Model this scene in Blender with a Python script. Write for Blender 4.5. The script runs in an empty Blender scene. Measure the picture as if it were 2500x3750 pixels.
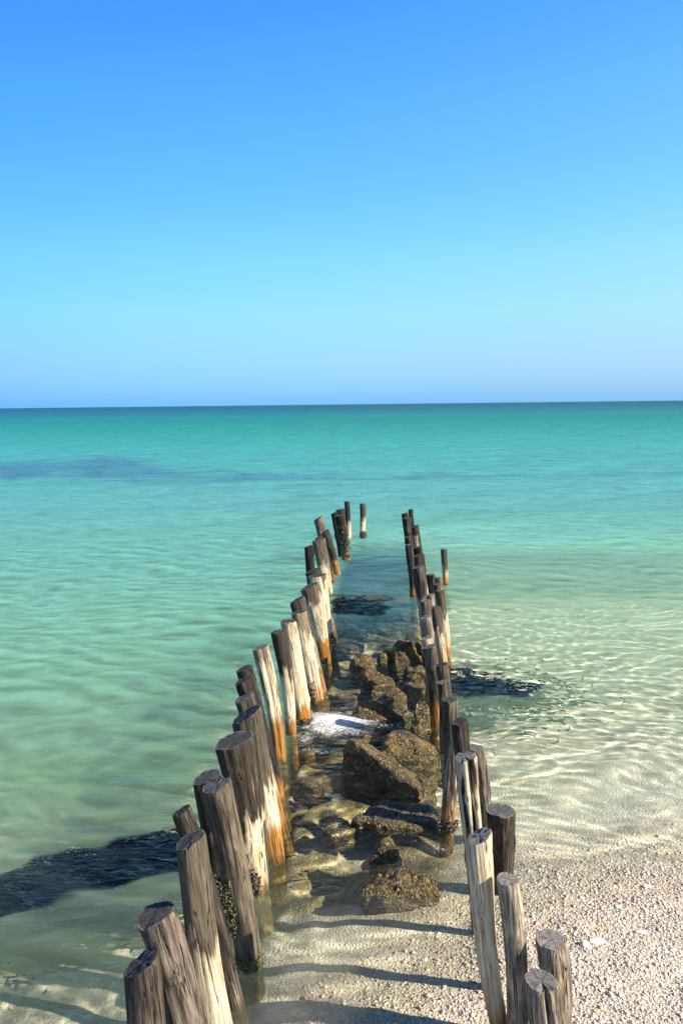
import bpy, bmesh, math, random
import numpy as np
from mathutils import Vector, Matrix, noise

S = bpy.context.scene
COL = S.collection
R = math.radians
random.seed(7)

# ------------------------------------------------------------------ camera
CAM_H = 3.0
PITCH = math.atan(248 / 1800)
CAM_M = Matrix.Translation((0, 0, CAM_H)) @ Matrix.Rotation(R(90) - PITCH, 4, 'X') @ Matrix.Rotation(R(-0.66), 4, 'Z')
cam_data = bpy.data.cameras.new('camera')
cam = bpy.data.objects.new('camera', cam_data)
COL.objects.link(cam)
cam.matrix_world = CAM_M
cam_data.sensor_fit = 'HORIZONTAL'
cam_data.sensor_width = 24
cam_data.lens = 24 * 1800 / 1568
cam_data.clip_start = 0.05
cam_data.clip_end = 20000
S.camera = cam
F = 2870.0                                   # focal length in photo pixels (2500 wide)

# ------------------------------------------------------------------ sky and sun
SUN_EL, SUN_AZ = R(34), R(110)               # azimuth clockwise from +Y (straight ahead)
SUN = Vector((math.sin(SUN_AZ) * math.cos(SUN_EL), math.cos(SUN_AZ) * math.cos(SUN_EL), math.sin(SUN_EL)))
world = bpy.data.worlds.new('World')
S.world = world
world.use_nodes = True
wn = world.node_tree
bg = wn.nodes['Background']
sky = wn.nodes.new('ShaderNodeTexSky')
sky.sky_type = 'NISHITA'
sky.sun_disc = False
sky.sun_elevation = SUN_EL
sky.sun_rotation = SUN_AZ
sky.air_density = 1.0
sky.dust_density = 0.0
sky.ozone_density = 3.0
# clear saturated blue sky: the plain sky tinted by height above the horizon, paler toward the sun's side
tcw = wn.nodes.new('ShaderNodeTexCoord')
sepw = wn.nodes.new('ShaderNodeSeparateXYZ')
wn.links.new(tcw.outputs['Generated'], sepw.inputs[0])
rampw = wn.nodes.new('ShaderNodeValToRGB')
_st = [(0.0, (.14, .42, 1.15)), (0.0096, (.185, .44, 1.05)), (.053, (.39, .606, .915)), (.111, (.576, .874, .894)), (.172, (.62, 1.05, 1.02)), (.235, (.555, 1.10, 1.18)), (.339, (.50, 1.14, 1.5)), (.427, (.40, 1.07, 1.8)), (.52, (.33, .74, 1.05)), (.7, (.22, .36, .46)), (1.0, (.19, .30, .36))]
_el = rampw.color_ramp.elements
while len(_el) < len(_st):
    _el.new(0.5)
for e, (p, c) in zip(_el, _st):
    e.position = p
    e.color = (c[0] / 2, c[1] / 2, c[2] / 2, 1)
wn.links.new(sepw.outputs[2], rampw.inputs[0])
def vmath(op, a, b):
    n = wn.nodes.new('ShaderNodeVectorMath'); n.operation = op
    for i, v in enumerate((a, b)):
        if isinstance(v, bpy.types.NodeSocket):
            wn.links.new(v, n.inputs[i])
        else:
            n.inputs[i].default_value = v
    return n.outputs[0]
xcl = vmath('MAXIMUM', vmath('MINIMUM', sepw.outputs[0], (0.45, 0.45, 0.45)), (-0.45, -0.45, -0.45))
azm = vmath('MULTIPLY_ADD', xcl, (1.64, 0.82, 0.0))
azm.node.inputs[2].default_value = (2.0, 2.0, 2.0)
azq = vmath('MULTIPLY', vmath('MULTIPLY', xcl, xcl), (-0.4, -1.04, 0.0))
azm = vmath('ADD', azm, azq)
wn.links.new(vmath('MULTIPLY', vmath('MULTIPLY', sky.outputs[0], rampw.outputs[0]), azm), bg.inputs[0])
bg.inputs[1].default_value = 0.1
sun_l = bpy.data.lights.new('sun', 'SUN')
sun_l.energy = 5.0
sun_l.angle = R(0.5)
sun_l.color = (1.0, 0.93, 0.82)
sun_o = bpy.data.objects.new('sun', sun_l)
COL.objects.link(sun_o)
sun_o.rotation_euler = SUN.to_track_quat('Z', 'Y').to_euler()
S.view_settings.view_transform = 'Standard'
S.view_settings.look = 'None'
S.view_settings.exposure = 0.9
S.cycles.use_denoising = True
S.cycles.max_bounces = 6
S.cycles.transparent_max_bounces = 12

# ------------------------------------------------------------------ pixel helpers
def ray(px, py):
    return (CAM_M.to_3x3() @ Vector(((px - 1250) / F, (1875 - py) / F, -1.0)))

def ground(px, py, z=0.0):
    d = ray(px, py)
    return Vector((0, 0, CAM_H)) + d * ((z - CAM_H) / d.z)

def at_y(px, py, y):
    d = ray(px, py)
    return Vector((0, 0, CAM_H)) + d * (y / d.y)

def px_size(p):
    """metres per photo pixel at point p"""
    q = CAM_M.inverted() @ p
    return -q.z / F

def G(X, Y):                                  # display (1568 wide) pixel on the water plane
    return ground(X * 2500 / 1568, Y * 2500 / 1568)

# ------------------------------------------------------------------ object helpers
def tag(o, label, cat, group=None, kind=None):
    o['label'] = label
    o['category'] = cat
    if group:
        o['group'] = group
    if kind:
        o['kind'] = kind

def link(name, me, mat, parent=None):
    o = bpy.data.objects.new(name, me)
    COL.objects.link(o)
    if mat:
        me.materials.append(mat)
    if parent:
        o.parent = parent
    return o

def np_mesh(name, v, f, smooth=True):
    me = bpy.data.meshes.new(name)
    k = f.shape[1]
    me.vertices.add(len(v))
    me.vertices.foreach_set('co', np.asarray(v, np.float32).ravel())
    me.loops.add(f.size)
    me.loops.foreach_set('vertex_index', f.astype(np.int32).ravel())
    me.polygons.add(len(f))
    me.polygons.foreach_set('loop_start', np.arange(0, f.size, k, dtype=np.int32))
    me.update(calc_edges=True)
    if smooth:
        me.polygons.foreach_set('use_smooth', np.ones(len(f), bool))
    me.validate()
    return me

def attr(me, name, arr, typ='FLOAT'):
    a = me.attributes.new(name, typ, 'POINT')
    if typ == 'FLOAT':
        a.data.foreach_set('value', np.asarray(arr, np.float32).ravel())
    else:
        a.data.foreach_set('color', np.asarray(arr, np.float32).ravel())

def grid_faces(nr, nc):
    i = np.arange(nr * nc).reshape(nr, nc)
    return np.stack([i[:-1, :-1], i[:-1, 1:], i[1:, 1:], i[1:, :-1]], -1).reshape(-1, 4)

def sstep(a, b, x):
    t = np.clip((x - a) / (b - a), 0, 1)
    return t * t * (3 - 2 * t)

# ------------------------------------------------------------------ node helpers
class NT:
    def __init__(s, name):
        s.m = bpy.data.materials.new(name)
        s.m.use_nodes = True
        s.t = s.m.node_tree
        s.t.nodes.clear()
        s.out = s.t.nodes.new('ShaderNodeOutputMaterial')
    def put(s, sock, v):
        if isinstance(v, bpy.types.NodeSocket):
            s.t.links.new(v, sock)
        elif v is not None:
            if isinstance(v, (tuple, list)) and len(v) == 3 and sock.type == 'RGBA':
                v = (*v, 1)
            sock.default_value = v
    def n(s, typ, out=0, props=None, **ins):
        nd = s.t.nodes.new('ShaderNode' + typ)
        for k, v in (props or {}).items():
            setattr(nd, k, v)
        for k, v in ins.items():
            key = int(k[1:]) if k[0] == '_' and k[1:].isdigit() else k.replace('_', ' ')
            s.put(nd.inputs[key], v)
        return nd.outputs[out]
    def math(s, op, a, b=None, c=None, clamp=False):
        return s.n('Math', props={'operation': op, 'use_clamp': clamp}, _0=a, _1=b, _2=c)
    def mix(s, f, a, b, mode='MIX'):
        nd = s.t.nodes.new('ShaderNodeMix')
        nd.data_type = 'RGBA'
        nd.blend_type = mode
        s.put(nd.inputs[0], f); s.put(nd.inputs[6], a); s.put(nd.inputs[7], b)
        return nd.outputs[2]
    def ss(s, x, a, b):
        return s.n('MapRange', props={'interpolation_type': 'SMOOTHSTEP'}, _0=x, _1=a, _2=b, _3=0.0, _4=1.0)
    def ramp(s, x, stops):
        nd = s.t.nodes.new('ShaderNodeValToRGB')
        el = nd.color_ramp.elements
        while len(el) < len(stops):
            el.new(0.5)
        for e, (p, c) in zip(el, stops):
            e.position = p
            e.color = (*c, 1) if len(c) == 3 else c
        s.put(nd.inputs[0], x)
        return nd.outputs[0]
    def noise(s, vec, scale, detail=4, rough=0.55, out=0, dist=0.0):
        return s.n('TexNoise', out=out, Vector=vec, Scale=scale, Detail=detail, Roughness=rough, Distortion=dist)
    def attr(s, name, out=2, typ='GEOMETRY'):
        return s.n('Attribute', out=out, props={'attribute_name': name, 'attribute_type': typ})
    def mapping(s, vec, scale=(1, 1, 1), loc=(0, 0, 0)):
        return s.n('Mapping', Vector=vec, Scale=scale, Location=loc)
    def bump(s, h, strength, dist, normal=None):
        return s.n('Bump', Height=h, Strength=strength, Distance=dist, Normal=normal)
    def surf(s, sh):
        s.t.links.new(sh, s.out.inputs[0])
        return s.m

# ------------------------------------------------------------------ shape of the shore
# waterline (x -> y) read off the photograph
_sh = [G(-700, 3300), G(0, 3300), G(300, 3100), G(560, 2700), G(700, 2450), G(960, 2325), G(1100, 2245), G(1180, 2130), G(1300, 2060), G(1440, 2025), G(1568, 2012), G(1900, 1995)]
SHX = np.array([p.x for p in _sh]); SHY = np.array([p.y for p in _sh])
_l = [G(500, 2500), G(600, 2240), G(622, 2040), G(645, 1780), G(690, 1640), G(745, 1520), G(775, 1330), G(800, 1280)]
_r = [G(1165, 2500), G(1090, 2140), G(1030, 1910), G(1000, 1670), G(1000, 1530), G(965, 1330), G(950, 1280)]
LX = np.array([p.x for p in _l]); LY = np.array([p.y for p in _l])
RX = np.array([p.x for p in _r]); RY = np.array([p.y for p in _r])

def shore_y(x):
    return np.interp(x, SHX, SHY)

def inside(x, y, soft=0.12):
    """1 between the two rows of posts"""
    l = np.interp(y, LY, LX); r = np.interp(y, RY, RX)
    return sstep(-soft, soft, x - l) * sstep(-soft, soft, r - x) * (1 - sstep(14.0, 17.5, y)) * sstep(3.9, 5.0, y)

rng = np.random.default_rng(3)
_bn = [(rng.uniform(0, 6.28), 2 * math.pi / l, rng.uniform(0, 6.28), l) for l in np.geomspace(0.18, 3.0, 26)]
def lumps(x, y, lo=0.0, hi=9.0):
    z = np.zeros_like(x)
    for a, k, p, l in _bn:
        if lo <= l <= hi:
            z += l * np.sin(k * (x * math.cos(a) + y * math.sin(a)) + p + 1.3 * np.sin(0.6 * k * (x * math.sin(a) - y * math.cos(a)) + 2 * p))
    return z

def bed_z(x, y):
    d = y - shore_y(x)
    sl = np.interp(x, [-3, -1.0, -0.4, 0.6, 3], [0.16, 0.15, 0.13, 0.115, 0.12])
    dep = np.where(d > 0, 1.5 * (1 - np.exp(-sl * np.maximum(d, 0) / 1.5)) + 0.02 * np.clip(d, 0, 120), 0.07 * np.maximum(d, -3.0))
    z = -dep
    rip = lumps(x, y, 0.3, 3.0) * 0.004
    z = z + rip * sstep(-0.2, 1.2, d) + 0.004 * lumps(x, y, 0.18, 0.5)
    ins = inside(x, y)
    rub = np.clip(lumps(x, y, 0.25, 1.2) * 0.04, -0.08, 0.07) * sstep(0.9, 2.2, d)
    z = z * (1 - ins) + ins * np.minimum(np.maximum(z, -0.26 - 0.5 * sstep(9, 15, y)) + rub, np.where(d > 0.6, -0.035, 9))
    return z

# waves: sum of peaked crests, dropped where the mesh is too coarse for them
_wv = []
for l in np.geomspace(0.14, 0.5, 30):
    _wv.append((l, rng.normal(-math.pi / 2, 0.7), rng.uniform(0, 6.28), 0.026))
for l in np.geomspace(0.22, 0.62, 18):
    _wv.append((l, rng.normal(-math.pi / 2 - 0.28, 0.22), rng.uniform(0, 6.28), 0.037))
for l in np.geomspace(0.9, 5.0, 24):
    _wv.append((l, rng.normal(-math.pi / 2 - 0.15, 0.35), rng.uniform(0, 6.28), 0.020))
def eta(x, y, spacing=0.012, band=None):
    dep = np.maximum(-bed_z(x, y), 0.0)
    z = np.zeros_like(x)
    # slow warp so that crests are short and wander
    wx = 0.22 * np.sin(0.9 * x + 0.5 * y) + 0.13 * np.sin(2.1 * x - 1.3 * y + 1) + 0.06 * np.sin(4.3 * x + 2.2 * y)
    wy = 0.22 * np.sin(0.7 * y - 0.8 * x + 2) + 0.11 * np.sin(1.9 * y + 1.7 * x) + 0.05 * np.sin(4.9 * y - 3.1 * x)
    for l, a, p, s in _wv:
        if band and not band[0] <= l <= band[1]:
            continue
        k = 2 * math.pi / l
        w = np.clip(l / (3.2 * spacing) - 1.0, 0, 1)
        q = k * ((x + wx) * math.cos(a) + (y + wy) * math.sin(a)) + p
        am = 0.6 + 0.4 * np.sin(0.45 * k * (x * math.sin(a) - y * math.cos(a)) + 3 * p + 0.17 * q)
        z += w * s / k * am * (2.0 * np.exp(1.1 * (np.cos(q) - 1)) - 0.85)
    if band:
        return z
    far = 1 + 0.9 * sstep(8, 25, y)
    z = z * (0.10 + 0.70 * sstep(0.0, 0.035, dep) + 0.20 * sstep(0.04, 0.30, dep)) * far
    # the little breaker over the rocks
    f = G(770, 1668)
    u = x - f.x; v = y - f.y
    z = z + 0.06 * np.exp(-(u / 0.42) ** 2 - ((v + 0.10 * u) / 0.17) ** 2)
    f = G(830, 1378)
    z = z + 0.06 * np.exp(-((x - f.x) / 0.5) ** 2 - ((y - f.y) / 0.25) ** 2)
    return z

def blob(x, y, pts, rx, ry, n=0.35):
    m = np.zeros_like(x)
    q = lumps(x, y, 0.25, 1.6) * n * 0.22
    for X, Y, *k in pts:
        p = G(X, Y)
        k = k[0] if k else 1.0
        m = np.maximum(m, 1 - np.sqrt(((x - p.x) / (rx * k)) ** 2 + ((y - p.y) / (ry * k)) ** 2) + q)
    return m

WEED_L = [(395, 1945), (350, 1950), (300, 1962), (250, 1975), (200, 1995), (150, 2012), (100, 2030), (50, 2048), (0, 2065), (-60, 2080), (-120, 2095)]
WEED_R = [(1040, 1566, 1.0), (1075, 1560, 0.95), (1110, 1564, 0.8), (1145, 1570, 0.65), (1180, 1576, 0.5), (1212, 1574, 0.36), (1236, 1570, 0.22)]
WEED_M = [(790, 1385), (830, 1382), (865, 1392)]
def weed_mask(x, y):
    a = blob(x, y, WEED_L, 0.38, 0.28)
    b = blob(x, y, WEED_R, 0.44, 0.56)
    c = blob(x, y, WEED_M, 0.32, 0.5)
    return np.maximum(np.maximum(sstep(-0.05, 0.2, a), sstep(-0.05, 0.2, b)), sstep(-0.05, 0.2, c))

# ------------------------------------------------------------------ beach and sea bed (one sheet)
def sand_material():
    t = NT('shell_sand')
    geo = t.n('NewGeometry', out=0)
    rub = t.attr('rubble')
    dep = t.attr('depth')
    v1 = t.t.nodes.new('ShaderNodeTexVoronoi'); v1.inputs['Scale'].default_value = 62
    warp = t.noise(geo, 30, 2, out=1)
    vec = t.mix(0.012, geo, warp, 'ADD')
    t.t.links.new(vec, v1.inputs['Vector'])
    cell = t.n('SeparateColor', _0=v1.outputs['Color'])
    c1 = t.ramp(cell, [(0.0, (0.44, 0.33, 0.22)), (0.16, (0.60, 0.49, 0.34)), (0.45, (0.74, 0.63, 0.46)), (0.75, (0.82, 0.73, 0.57)), (0.93, (0.84, 0.78, 0.65)), (1.0, (0.58, 0.30, 0.14))])
    fine = t.noise(geo, 190, 3, 0.7)
    c1 = t.mix(t.ss(fine, 0.35, 0.7), t.mix(0.40, c1, (0.36, 0.26, 0.17)), c1)
    big = t.noise(geo, 2.3, 4)
    c1 = t.mix(t.ss(big, 0.4, 0.75), c1, t.mix(0.35, c1, (0.42, 0.30, 0.17)))
    # under water finer, paler sand
    s2 = t.mix(t.noise(geo, 45, 5, 0.7), (0.66, 0.59, 0.44), (0.86, 0.80, 0.65))
    c = t.mix(t.ss(dep, 0.03, 0.16), c1, s2)
    wet = t.math('MULTIPLY', t.ss(dep, -0.05, 0.0), 0.6)
    c = t.mix(wet, c, t.mix(1.0, c, (0.80, 0.74, 0.65), 'MULTIPLY'))
    # rubble with brown algae between the posts
    n1 = t.noise(geo, 7, 6, 0.65)
    ra = t.mix(t.ss(n1, 0.35, 0.65), (0.03, 0.026, 0.012), (0.24, 0.18, 0.07))
    n2 = t.noise(geo, 60, 3, 0.6)
    ra = t.mix(t.ss(n2, 0.55, 0.72), ra, (0.50, 0.40, 0.18))
    c = t.mix(rub, c, ra)
    hgt = t.math('ADD', t.math('MULTIPLY', v1.outputs['Distance'], -1.0), t.math('MULTIPLY', fine, 0.5))
    b = t.bump(hgt, 0.7, 0.012)
    return t.surf(t.n('BsdfPrincipled', Base_Color=c, Roughness=0.75, Normal=b))

def build_bed():
    ys = [1.2]
    while ys[-1] < 400:
        y = ys[-1]
        ys.append(y + (0.022 if y < 10 else 0.022 + (y - 10) * 0.06))
    ys = np.array(ys)
    us = np.linspace(-1, 1, 420)
    Y = np.repeat(ys[:, None], len(us), 1)
    X = us[None, :] * np.maximum(5.0, 0.9 * Y)
    Z = bed_z(X, Y)
    rub = inside(X, Y, 0.2)
    rub = np.clip(rub * (1.1 + 0.10 * lumps(X, Y, 0.3, 2.0)), 0, 1) * sstep(4.15, 4.75, Y)
    me = np_mesh('beach', np.stack([X, Y, Z], -1).reshape(-1, 3), grid_faces(*X.shape))
    attr(me, 'rubble', rub)
    attr(me, 'depth', -Z)
    o = link('beach', me, sand_material())
    o['kind'] = 'structure'
    o['label'] = 'pale shell sand beach sloping down under the clear water'
build_bed()

# ------------------------------------------------------------------ the sea
def water_material():
    t = NT('sea_water')
    geo = t.n('NewGeometry', out=0)
    turb = t.attr('turbid')
    hue = t.attr('hue', out=0)
    foc = t.attr('focus')
    foam = t.attr('foam')
    m1 = t.mapping(geo, (0.6, 1.5, 1))
    b1 = t.noise(m1, 9, 4, 0.6)
    m2 = t.mapping(geo, (0.5, 1.3, 1))
    ridge = lambda v, k: t.math('SUBTRACT', 1.0, t.math('ABSOLUTE', t.math('MULTIPLY', t.math('SUBTRACT', v, 0.5), k)))
    b1 = ridge(b1, 3.0)
    b2 = ridge(t.noise(m2, 2.2, 4, 0.6), 2.6)
    b3 = ridge(t.noise(m2, 0.62, 5, 0.62), 2.6)
    b4 = ridge(t.noise(m2, 0.13, 5, 0.65), 2.6)
    c2, c3, c4 = t.attr('chop'), t.attr('swell'), t.attr('distant')
    nrm = t.bump(b1, 0.6, t.math('MULTIPLY', t.attr('rip'), 0.022))
    nrm = t.bump(b2, 0.8, t.math('MULTIPLY', c2, 0.11), nrm)
    nrm = t.bump(b3, 0.8, t.math('MULTIPLY', c3, 0.34), nrm)
    nrm = t.bump(b4, 0.8, t.math('MULTIPLY', c4, 1.4), nrm)
    # light through thin crests painted into the body colour: crests paler, troughs darker
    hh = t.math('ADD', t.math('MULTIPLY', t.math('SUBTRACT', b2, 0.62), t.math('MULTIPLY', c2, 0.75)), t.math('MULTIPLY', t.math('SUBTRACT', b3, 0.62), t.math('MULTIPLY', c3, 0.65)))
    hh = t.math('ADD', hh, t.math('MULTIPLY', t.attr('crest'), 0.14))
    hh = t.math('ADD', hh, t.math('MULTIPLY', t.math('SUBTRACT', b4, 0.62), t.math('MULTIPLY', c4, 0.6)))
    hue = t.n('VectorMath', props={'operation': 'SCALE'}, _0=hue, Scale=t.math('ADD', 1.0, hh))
    cosi = t.math('ABSOLUTE', t.n('VectorMath', out=1, props={'operation': 'DOT_PRODUCT'}, _0=t.n('NewGeometry', out=4), _1=nrm))
    fr0 = t.math('ADD', 0.02, t.math('MULTIPLY', 0.98, t.math('POWER', t.math('SUBTRACT', 1.0, cosi, clamp=True), 5.0)))
    fres = t.math('DIVIDE', fr0, t.math('ADD', 1.0, t.math('MULTIPLY', fr0, 3.2)))      # waves mask one another at low angles
    tint = t.mix(1.0, t.n('CombineColor', _0=foc, _1=foc, _2=foc), (0.965, 1.0, 0.96), 'MULTIPLY')  # caustic light pattern put into the water's transparency colour
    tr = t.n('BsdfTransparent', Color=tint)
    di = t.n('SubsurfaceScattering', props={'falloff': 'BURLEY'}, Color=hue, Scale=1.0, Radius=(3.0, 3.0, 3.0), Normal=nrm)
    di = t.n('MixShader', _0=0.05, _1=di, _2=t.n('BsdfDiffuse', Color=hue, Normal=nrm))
    body = t.n('MixShader', _0=turb, _1=tr, _2=di)
    gl = t.n('BsdfGlossy', Color=(1, 1, 1), Roughness=0.02, Normal=nrm)
    w = t.n('MixShader', _0=fres, _1=body, _2=gl)
    # thin lace of foam on the surface
    fn = t.noise(t.mapping(geo, (0.7, 1.5, 1.0)), 26, 9, 0.78, dist=2.0)
    fm = t.ss(t.math('ADD', foam, t.math('MULTIPLY', t.math('SUBTRACT', fn, 0.5), 3.4)), 0.55, 1.05)
    fo = t.n('BsdfDiffuse', Color=(0.82, 0.84, 0.84), Normal=t.bump(t.noise(geo, 70, 4), 0.6, 0.02))
    return t.surf(t.n('MixShader', _0=t.math('MULTIPLY', fm, 0.85), _1=w, _2=fo))

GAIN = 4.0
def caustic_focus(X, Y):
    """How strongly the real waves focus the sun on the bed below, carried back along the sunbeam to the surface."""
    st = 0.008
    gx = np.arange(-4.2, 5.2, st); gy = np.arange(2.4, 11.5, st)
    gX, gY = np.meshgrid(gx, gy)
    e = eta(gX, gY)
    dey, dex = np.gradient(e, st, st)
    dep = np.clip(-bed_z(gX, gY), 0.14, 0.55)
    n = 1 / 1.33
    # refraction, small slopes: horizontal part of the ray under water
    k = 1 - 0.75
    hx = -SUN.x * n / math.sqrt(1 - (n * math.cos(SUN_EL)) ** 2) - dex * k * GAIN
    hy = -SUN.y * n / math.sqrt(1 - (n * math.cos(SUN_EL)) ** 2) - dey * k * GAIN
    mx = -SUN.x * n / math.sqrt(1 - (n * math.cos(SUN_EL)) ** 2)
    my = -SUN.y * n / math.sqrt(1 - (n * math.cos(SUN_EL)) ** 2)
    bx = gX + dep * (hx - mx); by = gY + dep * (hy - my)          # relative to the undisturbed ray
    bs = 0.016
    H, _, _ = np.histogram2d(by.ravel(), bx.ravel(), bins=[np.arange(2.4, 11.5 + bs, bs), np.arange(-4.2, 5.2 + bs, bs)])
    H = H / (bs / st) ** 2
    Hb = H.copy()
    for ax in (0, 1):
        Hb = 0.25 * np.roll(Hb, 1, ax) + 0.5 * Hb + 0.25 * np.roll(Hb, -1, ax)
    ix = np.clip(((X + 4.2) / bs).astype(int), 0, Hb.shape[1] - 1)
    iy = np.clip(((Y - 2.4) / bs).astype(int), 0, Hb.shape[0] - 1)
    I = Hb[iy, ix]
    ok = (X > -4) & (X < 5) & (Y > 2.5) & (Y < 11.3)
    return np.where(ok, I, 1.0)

def build_water():
    ys = [2.0]
    while ys[-1] < 9000:
        y = ys[-1]
        ys.append(y + (0.013 if y < 9.5 else 0.013 + (y - 9.5) * 0.009))
    ys = np.array(ys)
    sp = np.gradient(ys)
    us = np.linspace(-1, 1, 820)
    Y = np.repeat(ys[:, None], len(us), 1)
    W = np.maximum(4.6, 0.75 * Y)
    X = us[None, :] * W
    spc = np.maximum(np.repeat(sp[:, None], len(us), 1), 2 * W / 820)
    Z = eta(X, Y, spc)
    dep = np.maximum(-bed_z(X, Y), 0)
    ins = inside(X, Y)
    weed = weed_mask(X, Y)
    K = np.interp(X, [-0.9, 0.3], [1, 0]) * (2.6 + 2.4 * sstep(4.3, 6.5, Y)) + np.interp(X, [-0.9, 0.3], [0, 0.95])
    K = K * (1 - 0.93 * ins) + 3.2 * ins * sstep(8.6, 12, Y)
    turb = 1 - np.exp(-K * np.maximum(dep - 0.03, 0))
    turb = np.where(Y > 12, np.maximum(turb, sstep(12, 17, Y) * (1 - ins)), turb)
    stir = (0.08 + 0.18 * (1 - sstep(-0.2, 0.9, X))) * np.exp(-((dep - 0.07) / 0.07) ** 2) * sstep(0.0, 0.03, dep) * (0.7 + 0.4 * np.clip(lumps(X, Y, 0.3, 2.0), -1, 1))
    turb = np.maximum(turb, stir)
    turb = turb * (1 - (0.99 - 0.14 * sstep(-1.2, -2.6, X)) * weed)
    # colour of the water body with distance from the shore (turbid green near, turquoise, deep teal far)
    ly = np.log(Y)
    st = [(4.5, (0.22, 0.285, 0.165)), (6.0, (0.145, 0.25, 0.135)), (8.5, (0.140, 0.285, 0.17)), (11, (0.13, 0.30, 0.20)), (16, (0.11, 0.295, 0.225)), (24, (0.086, 0.275, 0.25)),
          (36, (0.062, 0.26, 0.245)), (55, (0.042, 0.26, 0.245)), (90, (0.018, 0.215, 0.175)), (150, (0.010, 0.17, 0.145)), (300, (0.004, 0.10, 0.105)), (900, (0.002, 0.05, 0.06))]
    lx = np.log([s[0] for s in st])
    hue = np.stack([np.interp(ly, lx, [s[1][c] for s in st]) for c in range(3)] + [np.ones_like(ly)], -1)
    # right side: yellower, paler over the sand bar
    side = sstep(-0.15, 0.22, X / Y) * (1 - sstep(10, 22, Y))
    hue[..., :3] = hue[..., :3] * (1 - side[..., None]) + side[..., None] * (hue[..., :3] * np.array([1.9, 1.45, 1.3]))
    hue[..., :3] = hue[..., :3] * (1 - 0.8 * ins[..., None]) + 0.8 * ins[..., None] * (np.array([0.07, 0.085, 0.05]) + sstep(7.5, 10.5, Y)[..., None] * np.array([-0.052, -0.005, 0.075]))
    sd = np.clip(stir / np.maximum(turb, 1e-3), 0, 1)[..., None]
    hue[..., :3] = hue[..., :3] * (1 - sd) + sd * np.array([0.42, 0.39, 0.27])
    # weed meadows on the bed far out
    big = 0.5 * np.sin(X * 0.35 + 1.0) + 0.35 * np.sin(X * 0.9 + Y * 0.3) + 0.25 * np.sin(X * 1.7 - Y * 0.7) + 0.12 * np.sin(X * 5.1 + Y * 2)
    c = np.interp(X, [-24, -17, -12, -6, -3, 2, 8, 16], [35, 37, 39, 34, 32, 31.5, 32, 33])
    h = np.interp(X, [-24, -17, -12, -6, -3, 2, 8, 14, 18], [5, 7, 8, 5, 1.6, 1.3, 1.1, 0.9, 0.1])
    far = sstep(0.0, 0.9, 1 - np.abs(Y - c - 1.2 * big) / (1.35 * h) + 0.35 * big) * np.interp(X, [-12, -4, 0, 14], [0.75, 0.6, 0.45, 0.35])
    hue[..., :3] = hue[..., :3] * (1 - far[..., None]) + far[..., None] * np.array([0.04, 0.13, 0.20])
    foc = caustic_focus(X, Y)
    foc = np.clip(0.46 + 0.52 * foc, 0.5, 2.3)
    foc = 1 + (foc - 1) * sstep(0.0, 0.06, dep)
    # foam around the breaker
    f = G(770, 1665); u = X - f.x; v = Y - f.y
    foam = 1.1 * np.exp(-(u / 0.48) ** 2 - ((v + 0.12 * u) / 0.36) ** 2)
    for (a, b, rx, ry, s) in [(700, 1700, 0.12, 0.25, 0.7), (720, 1728, 0.22, 0.10, 0.6), (850, 1350, 0.4, 0.5, 0.42), (800, 1430, 0.25, 0.3, 0.42), (700, 1850, 0.5, 0.15, 0.42), (990, 1890, 0.18, 0.12, 0.5), (1010, 1950, 0.15, 0.12, 0.5), (880, 2080, 0.5, 0.10, 0.42), (750, 1960, 0.3, 0.15, 0.38), (760, 1560, 0.2, 0.2, 0.4), (790, 1290, 0.3, 0.8, 0.35)]:
        p = G(a, b)
        foam = np.maximum(foam, s * np.exp(-((X - p.x) / rx) ** 2 - ((Y - p.y) / ry) ** 2))
    me = np_mesh('sea', np.stack([X, Y, Z], -1).reshape(-1, 3), grid_faces(*X.shape))
    attr(me, 'turbid', np.clip(turb, 0, 1))
    attr(me, 'hue', np.clip(hue, 0, 1), 'FLOAT_COLOR')
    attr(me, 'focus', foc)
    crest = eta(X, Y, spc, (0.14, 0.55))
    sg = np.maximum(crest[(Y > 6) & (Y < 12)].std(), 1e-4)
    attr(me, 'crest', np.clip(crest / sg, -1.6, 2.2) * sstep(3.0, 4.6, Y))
    attr(me, 'foam', foam)
    attr(me, 'rip', (1.3 - 0.3 * sstep(0.02, 0.3, dep)) * sstep(0.0, 0.02, dep) * (1 - 0.6 * sstep(20, 80, Y)))
    attr(me, 'chop', (0.25 * sstep(0.0, 0.1, dep) + 0.75 * sstep(3.5, 12, Y) + 0.5 * ins) * (1 - 0.6 * sstep(25, 70, Y)))
    attr(me, 'swell', sstep(9, 35, Y) * (1 - 0.5 * sstep(90, 250, Y)))
    attr(me, 'distant', sstep(40, 200, Y))
    o = link('sea_water', me, water_material())
    o['kind'] = 'structure'
    o['label'] = 'clear green to turquoise sea reaching the horizon'
build_water()

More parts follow.
